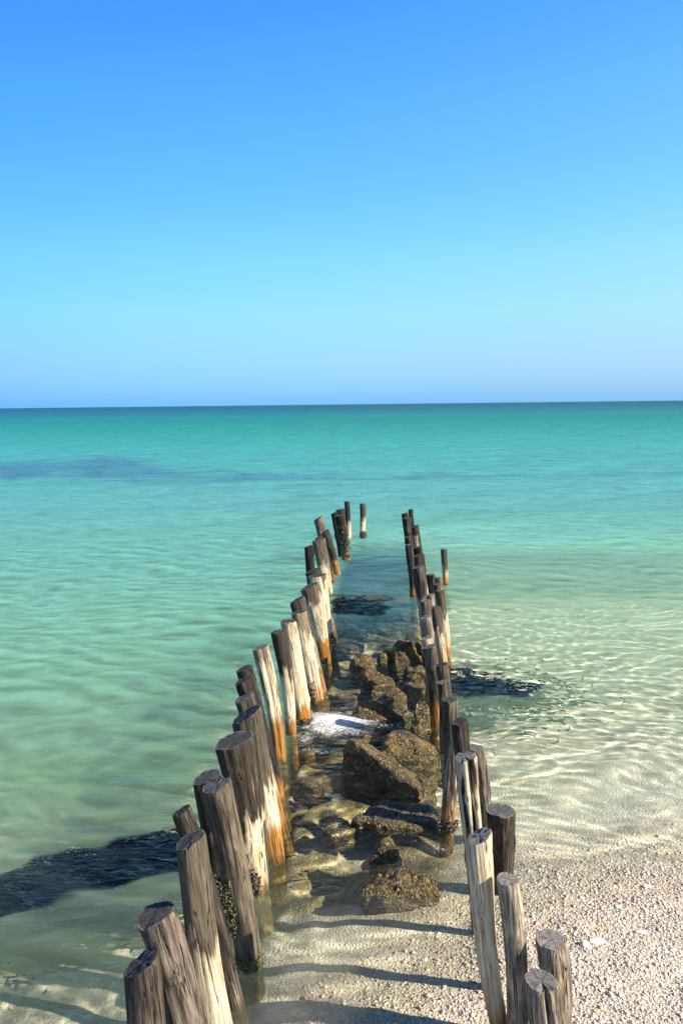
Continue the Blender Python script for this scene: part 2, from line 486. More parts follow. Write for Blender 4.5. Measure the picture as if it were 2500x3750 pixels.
# ------------------------------------------------------------------ wooden posts
def wood_material():
    t = NT('weathered_wood')
    tc = t.n('TexCoord', out=3)
    rnd = t.n('ObjectInfo', out=5)
    off = t.n('CombineXYZ', _0=t.math('MULTIPLY', rnd, 37.0), _1=t.math('MULTIPLY', rnd, 91.0), _2=t.math('MULTIPLY', rnd, 13.0))
    p = t.n('VectorMath', props={'operation': 'ADD'}, _0=tc, _1=off)
    ltop = t.attr('ltop'); hz = t.attr('hz')
    A = lambda n: t.attr(n, 2, 'OBJECT')
    st1 = t.noise(t.mapping(p, (1, 1, 0.06)), 70, 5, 0.65)       # fine grain
    st2 = t.noise(t.mapping(p, (1, 1, 0.10)), 22, 5, 0.6)        # broader streaks
    bl = t.noise(t.mapping(p, (1, 1, 0.45)), 9, 5, 0.6)           # blotches
    fl = t.noise(t.mapping(p, (1, 1, 0.16)), 95, 6, 0.72)         # flecks
    grey = t.mix(t.ss(st1, 0.3, 0.7), (0.020, 0.014, 0.010), (0.37, 0.28, 0.20))
    pale = t.mix(t.ss(st1, 0.25, 0.65), (0.40, 0.235, 0.105), (0.82, 0.665, 0.43))
    c = t.mix(t.ss(t.math('ADD', A('tone'), t.math('MULTIPLY', t.math('SUBTRACT', bl, 0.5), 1.3)), 0.25, 0.75), grey, pale)
    c = t.mix(t.math('MULTIPLY', t.ss(st2, 0.49, 0.61), A('streak')), c, (0.018, 0.011, 0.007))
    # dark weathered upper part, ragged lower edge
    edge = t.math('ADD', ltop, t.math('ADD', t.math('MULTIPLY', t.math('SUBTRACT', st2, 0.5), 0.7), t.math('MULTIPLY', t.math('SUBTRACT', bl, 0.5), 0.5)))
    dk = t.math('MULTIPLY', t.math('SUBTRACT', 1.0, t.ss(t.math('SUBTRACT', edge, A('dark_len')), -0.05, 0.07)), A('dark_amt'))
    dcol = t.mix(t.ss(st1, 0.45, 0.70), (0.003, 0.0022, 0.0018), t.mix(t.ss(st2, 0.46, 0.64), (0.012, 0.008, 0.006), (0.20, 0.135, 0.08)))
    c = t.mix(dk, c, dcol)
    c = t.mix(t.math('MULTIPLY', t.math('MULTIPLY', t.ss(fl, 0.58, 0.74), dk), 0.5), c, (0.50, 0.36, 0.22))   # pale flecks in the dark
    c = t.mix(t.math('MULTIPLY', t.ss(fl, 0.60, 0.68), 0.8), c, (0.03, 0.022, 0.014))
    # orange wet foot with dark band at the waterline
    oz = t.math('ADD', hz, t.math('MULTIPLY', t.math('SUBTRACT', st2, 0.5), 0.34))
    orr = t.math('MULTIPLY', t.math('SUBTRACT', 1.0, t.ss(t.math('SUBTRACT', oz, A('orange_h')), -0.05, 0.05)), A('orange_amt'))
    ocol = t.mix(t.ss(st1, 0.3, 0.7), (0.16, 0.055, 0.012), (0.50, 0.22, 0.035))
    c = t.mix(orr, c, ocol)
    alg = t.math('SUBTRACT', 1.0, t.ss(t.math('ADD', hz, t.math('MULTIPLY', t.math('SUBTRACT', bl, 0.5), 0.25)), -0.01, 0.07))
    c = t.mix(t.math('MULTIPLY', alg, A('algae')), c, t.mix(t.ss(fl, 0.4, 0.6), (0.02, 0.015, 0.006), (0.13, 0.085, 0.025)))
    # cracks along the grain
    ck = t.noise(t.mapping(p, (1, 1, 0.035)), 30, 2, 0.5)
    crack = t.math('SUBTRACT', 1.0, t.ss(t.math('ABSOLUTE', t.math('SUBTRACT', ck, 0.5)), 0.0, 0.018))
    crack = t.math('MULTIPLY', crack, t.ss(bl, 0.42, 0.55))
    c = t.mix(t.math('MULTIPLY', crack, 0.85), c, (0.012, 0.009, 0.007))
    h = t.math('SUBTRACT', t.math('ADD', t.math('MULTIPLY', st1, 0.6), t.math('MULTIPLY', st2, 0.8)), t.math('MULTIPLY', crack, 1.2))
    b = t.bump(h, 1.0, 0.020)
    rough = t.math('SUBTRACT', 0.78, t.math('MULTIPLY', t.math('SUBTRACT', 1.0, t.ss(hz, 0.02, 0.14)), 0.42))
    return t.surf(t.n('BsdfPrincipled', Base_Color=c, Roughness=rough, Specular_IOR_Level=0.25, Normal=b))

def endgrain_material():
    t = NT('end_grain')
    tc = t.n('TexCoord', out=3)
    rnd = t.n('ObjectInfo', out=5)
    rr = t.attr('rr'); aa = t.attr('aa')
    n = t.noise(tc, 22, 4)
    ring = t.math('SINE', t.math('MULTIPLY', t.math('ADD', rr, t.math('MULTIPLY', n, 0.22)), 62.0))
    v = t.noise(tc, 60, 4, 0.65)
    g = t.attr('cap', 2, 'OBJECT')
    lo = t.mix(g, (0.007, 0.006, 0.0055), (0.11, 0.095, 0.09))
    hi = t.mix(g, (0.036, 0.029, 0.024), (0.38, 0.335, 0.30))
    c = t.mix(t.math('ADD', t.math('MULTIPLY', t.ss(ring, -1.0, 1.0), 0.35), t.math('MULTIPLY', t.ss(v, 0.3, 0.7), 0.65)), lo, hi)
    c = t.mix(t.math('MULTIPLY', t.ss(rr, 0.86, 0.99), 0.5), c, (0.30, 0.24, 0.18))
    # radial checks
    a2 = t.math('ADD', aa, t.math('MULTIPLY', n, 0.5))
    k = t.math('ABSOLUTE', t.math('SINE', t.math('ADD', t.math('MULTIPLY', a2, 2.5), t.math('MULTIPLY', rnd, 20.0))))
    ck = t.math('SUBTRACT', 1.0, t.ss(t.math('MULTIPLY', k, t.math('ADD', rr, 0.03)), 0.0, 0.05))
    ck = t.math('MULTIPLY', ck, t.math('SUBTRACT', 1.0, t.ss(rr, 0.45, 0.75)))
    c = t.mix(t.math('MULTIPLY', ck, 0.9), c, (0.008, 0.006, 0.005))
    h = t.math('SUBTRACT', t.math('ADD', t.math('MULTIPLY', ring, 0.25), v), ck)
    return t.surf(t.n('BsdfPrincipled', Base_Color=c, Roughness=0.85, Normal=t.bump(h, 0.7, 0.008)))

WOOD = wood_material()
ENDG = endgrain_material()

def build_post(label, group, top, base, tilt=(0.1, 0.0), dark=(0.2, 0.9), orange=(0.12, 0.8), tone=0.45, streak=0.6, cap=0.2,
               bend=0.01, algae=0.8, rough=0.09, notch=None, lean_y=0.0, z0=0.0, seed=None):
    sd = sum(ord(ch) * (i + 1) for i, ch in enumerate(label)) % 977
    rg = random.Random(sd)
    P0 = ground(base[0], base[1], z0)
    P1 = at_y(top[0], top[1], P0.y + lean_y)
    r1 = 0.5 * top[2] * px_size(P1); r0 = 0.5 * base[2] * px_size(P0)
    ax = (P1 - P0); L = ax.length; q = Vector((0, 0, 1)).rotation_difference(ax.normalized())
    Mx = Matrix.Translation(P0) @ q.to_matrix().to_4x4()
    NS = 56
    step = 0.022 if P0.y < 8 else 0.04
    zs = np.concatenate([np.arange(-0.45, L - 0.03, step), [L - 0.025, L - 0.008, L]])
    th = np.linspace(0, 2 * math.pi, NS, endpoint=False)
    ph = [rg.uniform(0, 6.28) for _ in range(8)]
    knots = [(rg.uniform(0.1, L * 0.9), rg.uniform(0, 6.28), rg.uniform(0.006, 0.016)) for _ in range(rg.randint(1, 4))]
    V = np.zeros((len(zs), NS, 3)); LT = np.zeros((len(zs), NS)); HZ = np.zeros((len(zs), NS))
    o3 = Vector((rg.uniform(0, 50), rg.uniform(0, 50), rg.uniform(0, 50)))
    m3 = Mx.to_3x3()
    for i, z in enumerate(zs):
        f = min(max(z / L, -0.3), 1)
        r = r0 + (r1 - r0) * f
        if z > L - 0.01:
            r *= 0.985 if z < L else 0.955
        cx = bend * math.sin(math.pi * f + 0.0) + 0.006 * math.sin(5 * f + ph[0])
        cy = 0.008 * math.sin(4 * f + ph[1])
        for j in range(NS):
            a = th[j]
            k = 1 + 0.035 * math.cos(2 * a + ph[2]) + 0.03 * math.cos(3 * a + ph[3] + z * 1.1)
            k += rough * (noise.noise(Vector((math.cos(a) * 1.6, math.sin(a) * 1.6, z * 1.6)) + o3) + 0.45 * noise.noise(Vector((math.cos(a) * 5, math.sin(a) * 5, z * 2.2)) + o3))
            for kz, ka, kh in knots:
                d = ((z - kz) / 0.035) ** 2 + (((a - ka + math.pi) % (2 * math.pi) - math.pi) / 0.4) ** 2
                if d < 6:
                    k += kh / r * math.exp(-d)
            if notch:
                for na, nw, nd_, nl in notch:
                    da = abs((a - na + math.pi) % (2 * math.pi) - math.pi)
                    if z > L - nl and da < nw:
                        k -= nd_ * (1 - da / nw) * min(1, (z - L + nl) / nl * 2.2)
            x = cx + r * k * math.cos(a); y = cy + r * k * math.sin(a)
            zz = z
            if z > 0:
                zz = z + (tilt[0] * r * k * math.cos(a) + tilt[1] * r * k * math.sin(a)) * max(0, (f - 0.75) / 0.25)
                if z > L - 0.03:
                    zz += 0.008 * noise.noise(Vector((math.cos(a) * 2.2, math.sin(a) * 2.2, 3.3)) + o3) + 0.005 * noise.noise(Vector((math.cos(a) * 7, math.sin(a) * 7, 8.3)) + o3)
            V[i, j] = (x, y, zz)
            LT[i, j] = L - z
    W = V.reshape(-1, 3) @ np.array(m3).T
    HZ = W[:, 2] + P0.z
    n = len(zs)
    idx = np.arange(n * NS).reshape(n, NS)
    nx = np.roll(idx, -1, 1)
    fc = np.stack([idx[:-1], nx[:-1], nx[1:], idx[1:]], -1).reshape(-1, 4)
    me = np_mesh('wooden_post', V.reshape(-1, 3), fc)
    attr(me, 'ltop', LT); attr(me, 'hz', HZ)
    o = link('wooden_post', me, WOOD)
    o.matrix_world = Mx
    tag(o, label, 'post', group)
    o['dark_len'], o['dark_amt'] = float(dark[0]), float(dark[1])
    o['orange_h'], o['orange_amt'] = float(orange[0]), float(orange[1])
    o['tone'], o['streak'], o['algae'] = float(tone), float(streak), float(algae)
    # sawn end
    rim = V[-1]
    c0 = rim.mean(0)
    NR = 9
    cv, rr, aa = [c0 - np.array([0, 0, 0.004])], [0.0], [0.0]
    for k in range(1, NR + 1):
        s = k / NR
        for j in range(NS):
            p = c0 + (rim[j] - c0) * s
            dz = 0.0
            if s < 0.999:
                dz = 0.005 * noise.noise(Vector((p[0] * 30, p[1] * 30, 1.7)) + o3) * (1 - s ** 4)
                if notch:
                    for na, nw, nd_, nl in notch:
                        da = abs((th[j] - na + math.pi) % (2 * math.pi) - math.pi)
                        w = 0.16 + 0.25 * (1 - s)
                        if da < w:
                            dz -= 0.03 * (1 - da / w) * nd_ * 2.2 * s
            cv.append(p + np.array([0, 0, dz])); rr.append(s); aa.append(th[j])
    fs = []
    for j in range(NS):
        fs.append((0, 1 + j, 1 + (j + 1) % NS))
    for k in range(NR - 1):
        for j in range(NS):
            a = 1 + k * NS + j; b = 1 + k * NS + (j + 1) % NS
            fs.append((a, a + NS, b)); fs.append((b, a + NS, b + NS))
    cm = np_mesh('end_grain', np.array(cv), np.array(fs))
    attr(cm, 'rr', rr); attr(cm, 'aa', aa)
    e = link('end_grain', cm, ENDG, o)
    e['cap'] = float(cap)
    return o

GL = 'weathered posts of the left row'
GR = 'weathered posts of the right row'
D = dict
PI = math.pi
LEFT = [
 ('thick brown grey post with slanted dark cut top, nearest post of the left row', (514, 3527, 138), (560, 4000, 150), D(tilt=(0.55, 0.0), dark=(1.5, 0.72), tone=.3, cap=.12, orange=(.0, 0))),
 ('silver grey post with broad round dark top, second nearest post of the left row', (563, 3350, 146), (712, 3900, 125), D(tilt=(.12, .05), dark=(.6, .25), tone=0.0, streak=0.5, cap=.12, orange=(0, 0), bend=.02)),
 ('tall post, dark and speckled above and bare cream below, third nearest of the left row', (692, 3075, 116), (818, 3860, 112), D(streak=0.3, tilt=(.25, 0), dark=(.52, .85), tone=0.8, cap=.1, orange=(.10, .7), bend=-.01)),
 ('short narrow post with small dark top, left of the tall hollow topped post', (663, 2969, 72), (868, 3690, 66), D(tilt=(.3, 0), dark=(0.9, 0.85), tone=.3, cap=.08, orange=(.0, 0))),
 ('thick dark grey post with a rotted hollow in its cut top', (795, 2876, 112), (916, 3539, 92), D(tilt=(.2, 0), dark=(1.0, .72), tone=0.55, streak=.8, cap=.3, orange=(.0, 0), algae=1, notch=[(0.9, .35, .25, .12)])),
 ('brown post with rough cracked top, half hidden behind the hollow topped post', (753, 2843, 108), (832, 3440, 72), D(tilt=(.22, 0), dark=(1.3, 0.93), tone=.3, cap=.18, orange=(.0, 0), algae=1)),
 ('thickest post of all, blackened upper half and bare cream lower half', (856, 2712, 150), (946, 3257, 92), D(tilt=(.12, 0), dark=(.52, .95), tone=0.9, streak=0.2, cap=.1, orange=(.14, .5), notch=[(1.0, .3, .15, .25), (4.5, .25, .10, .6)])),
 ('grey post with slanted black top and pale foot, just behind the thickest post', (902, 2618, 114), (996, 3143, 82), D(tilt=(.42, 0), dark=(.46, .88), tone=0.95, streak=0.2, cap=.03, orange=(.26, .95))),
 ('brown topped post showing only its head and orange foot behind the slanted black top', (889, 2556, 76), (1028, 3028, 46), D(tilt=(.2, 0), dark=(0.5, 0.8), tone=.45, cap=.35, orange=(.3, .9))),
 ('dark post with oval black top, behind the brown head beside the striped slim post', (896, 2488, 66), (1022, 2945, 50), D(tilt=(.22, 0), dark=(0.9, 0.92), tone=.3, cap=.03, orange=(.2, .7))),
 ('short dark headed post, backmost of the clump left of the striped slim post', (890, 2450, 60), (1012, 2880, 50), D(tilt=(.1, 0), dark=(0.9, 0.95), tone=.3, cap=.03, orange=(.2, .5))),
 ('slim tall post striped black and cream with an orange foot', (956, 2371, 62), (1028, 2788, 46), D(tilt=(.15, 0), dark=(.05, .6), tone=0.75, streak=0.8, cap=.45, orange=(.38, .95), notch=[(4.9, .35, .12, 2.0)])),
 ('slender post with charcoal upper half and white lower half beside the striped post', (1020, 2313, 55), (1069, 2698, 38), D(tilt=(-.05, 0), dark=(0.42, .95), tone=.85, streak=.25, cap=.08, orange=(.16, .95))),
 ('bright cream post with a bulging orange foot beside the white foam', (1052, 2276, 60), (1110, 2655, 70), D(tilt=(-.1, 0), dark=(0.05, .5), tone=0.98, streak=0.15, cap=.1, orange=(.2, 1.0), bend=.015)),
 ('pale post with grey stripes and a mossy foot, right of the bulging orange foot', (1092, 2243, 58), (1158, 2572, 50), D(tilt=(.05, 0), dark=(0.22, 0.7), tone=0.9, streak=0.35, cap=.1, orange=(.2, .75))),
 ('grey post showing a dark oval top behind the pale mossy footed post', (1085, 2199, 60), (1176, 2536, 44), D(tilt=(.25, 0), dark=(0.45, 0.85), tone=.5, cap=.12, orange=(.3, .8))),
 ('broad topped post with brown head and long bright orange foot, middle of the left row', (1132, 2147, 69), (1193, 2430, 42), D(tilt=(.22, 0), dark=(0.18, 0.85), tone=0.92, streak=0.35, cap=.2, orange=(.3, 1.0))),
 ('twisted pale post with swirling grain and broken dark head', (1162, 2108, 66), (1211, 2385, 40), D(tilt=(-.05, 0), dark=(0.04, .8), tone=0.98, streak=.15, cap=.05, orange=(.05, .3), bend=-.02, algae=1, rough=.1)),
 ('short blackened stump with ragged top behind the twisted pale post', (1143, 2090, 60), (1218, 2330, 32), D(tilt=(.1, 0), dark=(0.5, .9), tone=.3, cap=.03, orange=(.2, .5), algae=1, rough=.12)),
 ('plain charcoal post leaning behind the blackened stump', (1129, 2001, 33), (1160, 2255, 30), D(tilt=(.15, 0), dark=(2, .97), tone=.1, cap=.05, orange=(0, 0), bend=-.01)),
 ('wide grey brown post with ragged flat top, pale toward its foot', (1166, 1977, 54), (1200, 2176, 36), D(tilt=(.1, 0), dark=(0.4, 0.75), tone=.6, cap=.12, orange=(.0, 0), algae=1)),
 ('little dark post peeping over the wide grey brown post with ragged top', (1166, 1966, 26), (1219, 2135, 26), D(tilt=(.1, 0), dark=(2, .85), tone=.2, cap=.05, orange=(.2, .4))),
 ('leaning black post with a golden foot in the far part of the left row', (1190, 1946, 31), (1239, 2113, 24), D(tilt=(.35, 0), dark=(0.55, .95), tone=.6, cap=.05, orange=(.28, .9))),
 ('brown post with tilted square cut head, leaning left above the ragged topped post', (1164, 1898, 37), (1200, 2065, 30), D(tilt=(.35, 0), dark=(0.3, .6), tone=.4, cap=.1, orange=(0, 0))),
 ('stout dark post crusted with barnacles and an orange foot, front of the far left cluster', (1243, 1887, 34), (1268, 2050, 31), D(tilt=(.05, 0), dark=(0.6, .95), tone=.3, cap=.08, orange=(.13, 1.0))),
 ('black post leaning on the left side of the barnacle crusted post', (1224, 1878, 24), (1249, 2036, 24), D(tilt=(.15, 0), dark=(2, .97), tone=.1, cap=.05, orange=(0, 0))),
 ('brown headed post tucked behind the barnacle crusted post', (1244, 1865, 31), (1262, 2018, 28), D(tilt=(.1, 0), dark=(1.2, .85), tone=.3, cap=.15, orange=(0, 0))),
 ('slim post black above and white below at the far end of the left row', (1269, 1836, 20), (1278, 1975, 18), D(tilt=(-.1, 0), dark=(0.5, .97), tone=.8, cap=.05, orange=(.0, 0), algae=1)),
 ('lone knobbly black and white post standing clear at the far end', (1326, 1844, 21), (1328, 1972, 20), D(tilt=(0, 0), dark=(0.35, .9), tone=.8, cap=.6, orange=(.0, 0), algae=1, rough=.13)),
]
RIGHT = [
 ('grey post with deep split and notch in its top, nearest of the right row', (1986, 3590, 124), (2003, 4000, 132), D(tilt=(-.1, 0), dark=(0, 0), tone=0.25, streak=0.15, cap=.6, orange=(0, 0), z0=.05, notch=[(4.75, .2, .5, .5), (5.3, .3, .12, .3)])),
 ('silver post with clear growth rings on its sawn top, standing on the shell beach', (2015, 3441, 118), (2037, 3860, 112), D(tilt=(-.12, 0), dark=(0, 0), tone=0.25, streak=0.12, cap=.8, orange=(0, 0), z0=.07)),
 ('straight silver post with small lilac grey top and black spotted foot', (1860, 3226, 86), (1900, 3870, 78), D(tilt=(-.1, 0), dark=(0, 0), tone=0.4, streak=0.2, cap=.8, orange=(0, 0), z0=.02)),
 ('smooth tan post with pale blue grey tilted top and a dark amber foot', (1751, 3066, 96), (1842, 3820, 64), D(tilt=(.3, 0), dark=(0, 0), tone=0.75, streak=0.3, cap=.75, orange=(.22, .95), bend=-.02, notch=[(4.6, .4, .1, .3)])),
 ('stout dark brown post tapering to its foot beside the clear shallows', (1831, 2965, 110), (1838, 3245, 62), D(tilt=(-.12, 0), dark=(1.5, 0.85), tone=.35, cap=.3, orange=(0, 0))),
 ('gnarled black and white post with a cracked split head', (1700, 2776, 84), (1784, 3620, 44), D(tilt=(.12, 0), dark=(0.1, .3), tone=0.9, streak=1.0, cap=.7, orange=(.3, .9), rough=.1, notch=[(4.9, .22, .5, .7), (5.9, .2, .3, .2)])),
 ('grey post with a cracked oval top just right of the gnarled split post', (1740, 2737, 62), (1776, 3010, 50), D(tilt=(-.12, 0), dark=(0.0, .0), tone=.25, cap=.45, orange=(.0, 0))),
 ('post with black oval top, its dark red foot left of the gnarled split post', (1682, 2640, 62), (1741, 3400, 38), D(tilt=(.15, 0), dark=(0.5, 0.8), tone=.2, streak=.9, cap=.06, orange=(.7, .85))),
 ('tall upright grey post standing free in front of the rocks, dark brown at the waterline', (1649, 2562, 58), (1640, 3030, 54), D(tilt=(.05, 0), dark=(0.35, 0.7), tone=.35, streak=0.9, cap=.1, orange=(.22, .6))),
 ('thin grey post with small grey oval top wedged behind the tall upright grey post', (1617, 2499, 40), (1628, 2760, 36), D(tilt=(.15, 0), dark=(0.3, 0.7), tone=.25, cap=.5, orange=(0, 0))),
 ('post with wide black tilted top and white right side near dark seaweed', (1617, 2434, 46), (1634, 2720, 40), D(tilt=(.2, 0), dark=(0.3, 0.75), tone=.45, streak=0.95, cap=.04, orange=(0, 0))),
 ('thick leaning grey brown post with square cut shoulder beside the rocks', (1573, 2366, 50), (1597, 2660, 40), D(tilt=(.22, 0), dark=(0.7, 0.6), tone=.3, streak=.8, cap=.4, orange=(.25, .8))),
 ('pale stub with thin flat cut top above the thick leaning post', (1563, 2335, 44), (1586, 2600, 34), D(tilt=(.12, 0), dark=(0, 0), tone=.5, streak=.7, cap=.6, orange=(.2, .5))),
 ('whitish post with a pale blue slanted cut top in the middle of the right row', (1558, 2258, 43), (1578, 2540, 34), D(tilt=(.3, 0), dark=(0, 0), tone=.4, streak=.75, cap=.75, orange=(0, 0))),
 ('shiny black and white striped post above the whitish slant cut post', (1557, 2200, 42), (1572, 2480, 32), D(tilt=(.0, 0), dark=(0.35, 0.5), tone=.4, streak=1.0, cap=.4, orange=(0, 0))),
 ('rust brown post with dark oval top, right of the whitish slant cut post', (1592, 2224, 36), (1622, 2440, 34), D(tilt=(-.05, 0), dark=(0.25, 0.88), tone=.65, streak=.5, cap=.15, orange=(.25, .4))),
 ('small grey headed post between the striped post and the forked bleached post', (1573, 2178, 33), (1590, 2400, 30), D(tilt=(.05, 0), dark=(0.0, .0), tone=.3, cap=.5, orange=(0, 0))),
 ('club headed grey post with a long bleached split side, middle right row', (1614, 2163, 35), (1636, 2425, 26), D(tilt=(-.1, 0), dark=(0.25, 0.85), tone=.8, streak=.3, cap=.25, orange=(.2, .95), rough=.09, notch=[(5.2, .4, .3, .4)])),
 ('broken post with a pale jagged rim behind the club headed post', (1599, 2138, 30), (1622, 2380, 26), D(tilt=(.2, 0), dark=(0.1, .6), tone=.35, cap=.3, orange=(0, 0), rough=.12)),
 ('curved hollow topped post next to the black post with a light collar', (1605, 2116, 26), (1630, 2360, 24), D(tilt=(-.2, 0), dark=(0.2, .7), tone=.5, cap=.1, orange=(0, 0), notch=[(3.6, .6, .4, .12)], bend=.02)),
 ('black post with a light collar under its round top', (1578, 2103, 31), (1593, 2340, 28), D(tilt=(0, 0), dark=(1.5, .85), tone=.4, cap=.35, orange=(0, 0))),
 ('slim curved post apart in open water at right, black head and straw foot', (1625, 2013, 22), (1633, 2143, 18), D(tilt=(-.05, 0), dark=(0.35, .9), tone=.7, streak=.3, cap=.06, orange=(.16, .9), bend=-.012)),
 ('large furrowed post, widest of the far right row, black on its left', (1532, 2075, 46), (1566, 2420, 36), D(tilt=(.2, 0), dark=(0.3, 0.75), tone=.4, streak=.9, cap=.3, orange=(.2, .5), rough=.08)),
 ('charred broken post right above the large furrowed post', (1533, 2034, 40), (1556, 2270, 34), D(tilt=(.1, 0), dark=(0.35, .85), tone=.4, streak=.7, cap=.05, orange=(0, 0), rough=.12)),
 ('charred post with a frayed flaring head, right edge of the far right row', (1530, 2004, 34), (1549, 2215, 28), D(tilt=(.15, 0), dark=(1.5, .92), tone=.2, cap=.05, orange=(0, 0), rough=.14)),
 ('black post with slanted brown chipped head in the far right row', (1498, 1994, 31), (1512, 2180, 26), D(tilt=(.05, 0), dark=(1.5, .9), tone=.3, cap=.3, orange=(.12, .6), rough=.1)),
 ('short post with a light grey right face among the charred posts', (1520, 1962, 24), (1536, 2140, 22), D(tilt=(.2, 0), dark=(0, 0), tone=.2, streak=.8, cap=.15, orange=(0, 0))),
 ('black stump with cracked grey top left of the light faced short post', (1494, 1966, 26), (1507, 2110, 24), D(tilt=(.1, 0), dark=(2, .95), tone=.1, cap=.2, orange=(0, 0))),
 ('dark grey post with slanted top, right of the tall speckled black post', (1520, 1926, 27), (1537, 2090, 24), D(tilt=(.3, 0), dark=(2, .8), tone=.1, cap=.06, orange=(0, 0))),
 ('tall black post with light speckles down its right side, far end of the right row', (1487, 1897, 32), (1503, 2075, 26), D(tilt=(.0, 0), dark=(1.5, .9), tone=.3, cap=.15, orange=(0, 0))),
 ('black rounded head rising behind the tall speckled black post', (1482, 1880, 25), (1499, 2040, 22), D(tilt=(.05, 0), dark=(2, .95), tone=.1, cap=.1, orange=(0, 0))),
 ('thinnest post, black with a lit right edge, farthest of the right row', (1503, 1865, 17), (1514, 2010, 15), D(tilt=(.1, 0), dark=(1.5, .92), tone=.3, cap=.05, orange=(0, 0), rough=.1)),
]
POSTS = {}
for lab, tp, bs, kw in LEFT:
    POSTS[lab] = build_post(lab, GL, tp, bs, **kw)
for lab, tp, bs, kw in RIGHT:
    POSTS[lab] = build_post(lab, GR, tp, bs, **kw)

# ------------------------------------------------------------------ growths on the feet of some posts
def growth_material(name, lo, hi):
    t = NT(name)
    n = t.noise(t.n('TexCoord', out=3), 70, 3)
    return t.surf(t.n('BsdfPrincipled', Base_Color=t.mix(t.ss(n, 0.35, 0.65), lo, hi), Roughness=0.6))
BARN = growth_material('barnacles', (0.02, 0.015, 0.008), (0.13, 0.095, 0.05))
MOSS = growth_material('moss', (0.04, 0.035, 0.010), (0.20, 0.17, 0.05))

def add_growth(post, name, ang, za, zb, spread, n, size, mat, seed):
    rg = np.random.default_rng(seed)
    bm = bmesh.new(); bmesh.ops.create_icosphere(bm, subdivisions=2, radius=1)
    tv = np.array([v.co[:] for v in bm.verts]); tf = np.array([[v.index for v in f.verts] for f in bm.faces]); bm.free()
    co = np.empty(len(post.data.vertices) * 3); post.data.vertices.foreach_get('co', co); co = co.reshape(-1, 3)
    az = np.arctan2(co[:, 1], co[:, 0])
    da = np.abs((az - ang + math.pi) % (2 * math.pi) - math.pi)
    pick = np.where((co[:, 2] > za) & (co[:, 2] < zb) & (da < spread * 1.6))[0]
    w = np.exp(-(da[pick] / spread) ** 2 - ((co[pick, 2] - (za + zb) / 2) / (0.45 * (zb - za))) ** 2); w /= w.sum()
    ids = rg.choice(pick, n, p=w)
    sz = size * rg.uniform(0.5, 1.4, n)
    P = tv[None] * sz[:, None, None] * (1 + 0.2 * rg.normal(size=(n, len(tv), 1))) + (co[ids] + rg.normal(size=(n, 3)) * (size * 0.5 + 0.006))[:, None, :]
    fc = (tf[None] + (np.arange(n) * len(tv))[:, None, None]).reshape(-1, 3)
    link(name, np_mesh(name, P.reshape(-1, 3), fc), mat, post)

def post_named(start):
    return next(o for l, o in POSTS.items() if l.startswith(start))
add_growth(post_named('thickest'), 'barnacle_cluster', -1.9, 0.0, 0.20, 0.5, 520, 0.006, BARN, 1)
add_growth(post_named('thick dark grey'), 'moss_patch', -2.3, 0.22, 0.55, 0.35, 520, 0.0045, MOSS, 2)
add_growth(post_named('thick dark grey'), 'moss_patch', -1.2, 0.0, 0.10, 1.2, 420, 0.004, MOSS, 3)
add_growth(post_named('brown post with rough'), 'barnacle_cluster', -1.0, 0.05, 0.45, 0.5, 560, 0.005, BARN, 4)
add_growth(post_named('stout dark post crusted'), 'barnacle_cluster', -1.2, 0.05, 0.7, 0.8, 260, 0.012, BARN, 5)
add_growth(post_named('twisted pale'), 'barnacle_cluster', -1.3, 0.0, 0.25, 1.2, 220, 0.009, BARN, 6)
add_growth(post_named('bright cream'), 'barnacle_cluster', -1.6, 0.0, 0.09, 0.9, 260, 0.008, BARN, 7)
add_growth(post_named('pale post with grey stripes'), 'barnacle_cluster', -2.2, 0.02, 0.22, 0.5, 320, 0.009, BARN, 8)
add_growth(post_named('lone knobbly'), 'barnacle_cluster', -1.5, 0.0, 0.16, 1.1, 300, 0.010, BARN, 9)
add_growth(post_named('tall upright grey'), 'barnacle_cluster', -1.4, 0.0, 0.06, 1.1, 320, 0.006, BARN, 10)

# ------------------------------------------------------------------ rocks
def rock_material():
    t = NT('algae_rock')
    tc = t.n('NewGeometry', out=0)
    n1 = t.noise(tc, 6, 5, 0.6)
    n2 = t.noise(tc, 48, 4, 0.65)
    v = t.n('TexVoronoi', Vector=tc, Scale=95)
    c = t.mix(t.ss(n1, 0.35, 0.65), (0.022, 0.012, 0.004), (0.21, 0.128, 0.032))
    c = t.mix(t.ss(n2, 0.54, 0.68), c, t.mix(t.attr('gold', 2, 'OBJECT'), (0.55, 0.40, 0.15), (0.55, 0.20, 0.03)))
    c = t.mix(t.ss(n2, 0.42, 0.34), c, (0.02, 0.014, 0.006))
    z = t.n('SeparateXYZ', out=2, _0=tc)
    c = t.mix(t.math('MULTIPLY', t.math('SUBTRACT', 1.0, t.ss(t.math('ADD', z, t.math('MULTIPLY', t.math('SUBTRACT', n1, 0.5), 0.25)), 0.01, 0.15)), 0.78), c, t.mix(t.ss(n2, 0.42, 0.62), (0.03, 0.02, 0.007), (0.20, 0.14, 0.05)))
    h = t.math('ADD', n2, t.math('MULTIPLY', v, -0.6))
    return t.surf(t.n('BsdfPrincipled', Base_Color=c, Roughness=t.ramp(n2, [(0.4, (.5,) * 3), (0.62, (.16,) * 3)]), Normal=t.bump(h, 1.0, 0.02)))
ROCK = rock_material()

